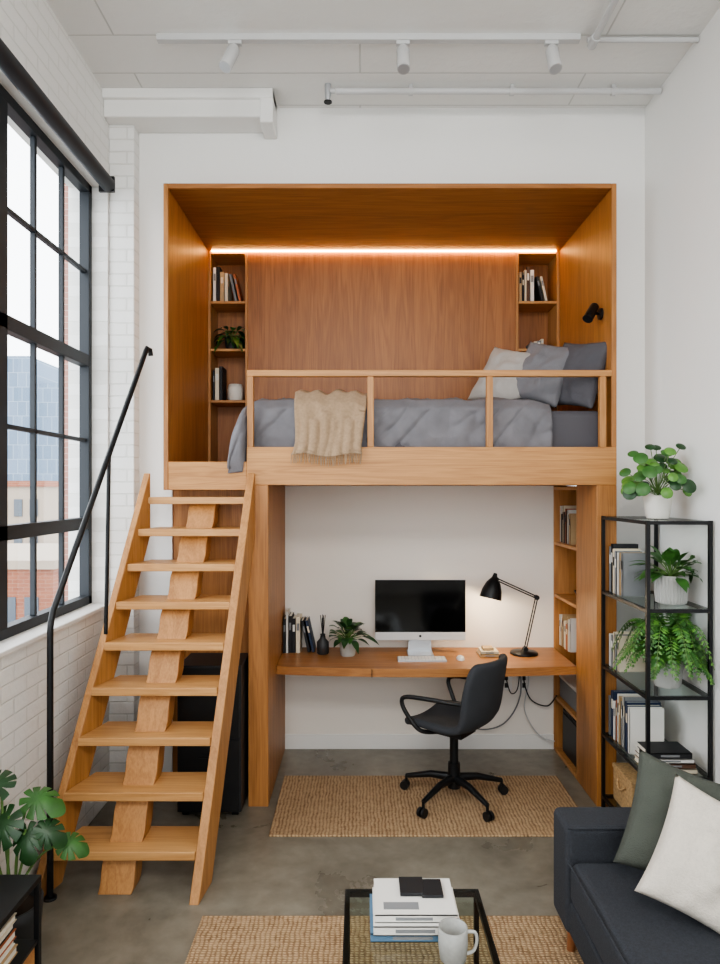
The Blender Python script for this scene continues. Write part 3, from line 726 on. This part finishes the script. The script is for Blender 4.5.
for k in range(60):
    a = k*2.399; R = random.uniform(.18, .34); up_ = random.uniform(.05, .28)
    d = Vector((math.cos(a)*.95, math.sin(a), 0)); b0 = Vector((1.635, 3.55, 1.0)); pts = []
    for i in range(13):
        t = i/12; q = b0+d*R*t+Vector((0, 0, up_*math.sin(math.pi*min(1, t*.85))*1.0-.10*t*t)); q.x = min(q.x, 1.76); q.z = min(q.z, 1.26)
        if q.y > 3.74: q.y = 3.74+(q.y-3.74)*.2
        pts.append(q)
    p.tube(pts, .0018, stem, 4)
    for i in range(1, 13):
        t = i/12; dd = (pts[i]-pts[i-1])
        if dd.length < 1e-4: continue
        dd.normalize(); sd = dd.cross(Vector((0, 0, 1)))
        if sd.length < .1: continue
        sd.normalize(); ll = .042*math.sin(math.pi*(t*.85+.12))+.008
        for s_ in (-1, 1):
            for off in (0, .5):
                base = pts[i-1].lerp(pts[i], off)
                tip = cl(base+sd*s_*ll+dd*ll*.4-Vector((0, 0, ll*.25))); w_ = dd*.0085
                mid = base.lerp(tip, .5)
                p.add([base, mid+w_, tip, mid-w_], [(0, 1, 2, 3)], random.choice((leafm, leafl, leafm)))
p.obj()
T = Matrix.Translation((1.475, 3.965, 0)) @ Matrix.Rotation(-math.pi/2, 4, 'Z')
row('shelf_books', 0, .20, 0, 1.299, .24, .30, ['grey', 'black', 'cream', 'grey', 'white', 'tan', 'grey'], w=.15, lean_last=False, T=T)
row('shelf_books', 0, .16, 0, .859, .18, .24, ['white', 'grey', 'cream'], w=.19, lean_last=False, T=T)
row('shelf_books', 0, .32, 0, .451, .22, .29, ['grey', 'navy', 'navy', 'white', 'rust', 'white', 'tan', 'grey', 'white'], w=.19, lean_last=False, T=T)
b = B('stacked_books')
for i, (cc, t) in enumerate((('cream', .024), ('brown', .026), ('white', .022), ('black', .028))): flat(b, 1.475+.004*i, 1.72-.006*i, 3.40+.005*i, 3.59-.004*i, .451+sum((.024, .026, .022, .028)[:i]), t, BC[cc])
b.obj()
b = B('wicker_basket'); b.box(1.50, 1.73, 3.68, 3.95, .079, .27, basketm); b.box(1.495, 1.735, 3.675, 3.955, .262, .285, basketm)
b.tube(sm([(1.497, 3.76, .22), (1.485, 3.80, .19), (1.485, 3.84, .19), (1.497, 3.88, .22)]), .006, basketm, 6); b.obj(.012, 3)

# ------------------------------------------------------------------ side table + monstera (front-left)
sd = B('side_table'); x0, x1, y0, y1 = -1.53, -1.16, 1.55, 2.43; s = .02
for x in (x0, x1-s):
    for y in (y0, y1-s): sd.box(x, x+s, y, y+s, 0, .48, black)
sd.box(x0, x1, y0, y1, .48, .50, black); sd.box(x0+.02, x1-.005, y0+.02, y1-.02, .262, .277, black); sd.box(x0+.02, x1-.01, y0+.03, y1-.03, .06, .262, WL)
sd.obj(.002)
b = B('side_table_books')
zz = .278
for cc, t, o in (('tan', .03, 0), ('white', .025, .01), ('rust', .03, .005), ('black', .03, .012), ('cream', .025, .004)): flat(b, -1.47+o, -1.20-o, 2.00+o, 2.34, zz, t, BC[cc]); zz += t
b.obj()
mp = B('monstera_plant'); pot(mp, (-1.385, 2.62, 0), .13, .28, potd, .8)
def monstera(b, c, nrm, tipdir, R, m):
    c = Vector(c); nrm = Vector(nrm).normalized(); v_ = Vector(tipdir); v_ = (v_-nrm*v_.dot(nrm)).normalized(); u = v_.cross(nrm)
    n = 84; rim = []; inn = []
    for i in range(n):
        th_ = 2*math.pi*i/n
        ca = math.cos(th_)
        r = R*(.84+.12*ca)*(1+.28*max(0, ca)**10)
        if abs(th_-math.pi) < .2: r *= .35+.65*abs(th_-math.pi)/.2
        side = th_ if th_ < math.pi else 2*math.pi-th_
        ph = (side % .58)/.58
        if .5 < side < 2.6 and ph < .14: r *= .55
        x = math.sin(th_)*r*.92; y = math.cos(th_)*r
        q = c+u*x+v_*y-nrm*((x*x*.9+max(0, y)**2*.8)/R*.6); rim.append(q)
        x *= .45; y *= .45
        inn.append(c+u*x+v_*y+nrm*(.0))
    vs = [c]+inn+rim
    vs = [Vector((max(q.x, -1.53), q.y, q.z)) for q in vs]
    b.add(vs, [(0, 1+i, 1+(i+1) % n) for i in range(n)]+[(1+i, 1+n+i, 1+n+(i+1) % n, 1+(i+1) % n) for i in range(n)], m, True)
base = Vector((-1.385, 2.62, .25))
LV = [((-1.43, 2.62, .74), (.1, -.6, .7), (-.3, -.3, .5), .10), ((-1.30, 2.68, .66), (.1, -.55, .8), (.9, -.1, -.1), .09), ((-1.39, 2.60, .60), (-.1, -.8, .6), (-.4, -.3, -.6), .10),
      ((-1.24, 2.64, .55), (.3, -.7, .6), (.9, -.2, -.3), .072), ((-1.45, 2.55, .52), (0, -.8, .5), (-.6, -.2, -.4), .09), ((-1.31, 2.62, .54), (.0, -.7, .6), (.2, -.3, -.8), .078), ((-1.19, 2.72, .46), (.2, -.6, .7), (.9, .1, -.4), .07)]
for c, nn, td, R in LV:
    c = Vector(c); c0 = c-Vector(td).normalized()*R*.3
    mp.tube(sm([base+Vector((random.uniform(-.03, .03), random.uniform(-.03, .03), 0)), (base+c0)/2+Vector((0, 0, .06)), c0], 6), .005, stem, 6)
    monstera(mp, c, nn, td, R, random.choice((leafd, leafm, leafd)))
mp.obj()

# ------------------------------------------------------------------ lights
W = D.worlds.new('overcast_sky'); bpy.context.scene.world = W; W.use_nodes = True
bg = W.node_tree.nodes['Background']; bg.inputs[0].default_value = (.92, .96, 1, 1); bg.inputs[1].default_value = 4.4
def area(name, loc, rot, sx, sy, power, col, portal=False):
    l = D.lights.new(name, 'AREA'); l.shape = 'RECTANGLE'; l.size = sx; l.size_y = sy; l.energy = power; l.color = col
    o = D.objects.new(name, l); o.location = loc; o.rotation_euler = rot; C.objects.link(o)
    if portal: l.cycles.is_portal = True
    return o
area('portal_window_left', (-1.72, (Y0+Y1)/2, (Z0+Z1)/2), (0, -math.pi/2, 0), Z1-Z0, Y1-Y0, 1, (1, 1, 1), True)
area('portal_window_rear', (.125, YR-.05, 2.4), (math.pi/2, 0, 0), 2.95, 3.0, 1, (1, 1, 1), True)
area('fill_light_behind_camera', (.1, -.6, 4.2), (math.radians(35), 0, 0), 2.2, 1.2, 90, (1, .97, .93))  # added fill light, out of view behind the camera, aimed at the nook
def pt(name, loc, e, col, r=.03, spot=None):
    l = D.lights.new(name, 'SPOT' if spot else 'POINT'); l.energy = e; l.color = col; l.shadow_soft_size = r
    o = D.objects.new(name, l); o.location = loc; C.objects.link(o)
    return o
pt('desk_lamp_bulb', tuple(a0+ax*.16), 5, (1, .8, .55), .02)

# ------------------------------------------------------------------ camera
cam = D.cameras.new('camera'); co = D.objects.new('camera', cam); C.objects.link(co)
co.location = (0, 0, 1.9); co.rotation_euler = (math.pi/2, 0, 0)
cam.sensor_fit = 'AUTO'; cam.sensor_width = 36; cam.lens = 667/964*36; cam.shift_y = 8/964
cam.clip_end = 500
bpy.context.scene.camera = co
bpy.context.scene.view_settings.view_transform = 'AgX'
bpy.context.scene.view_settings.look = 'AgX - Medium High Contrast'
bpy.context.scene.view_settings.exposure = 0.42
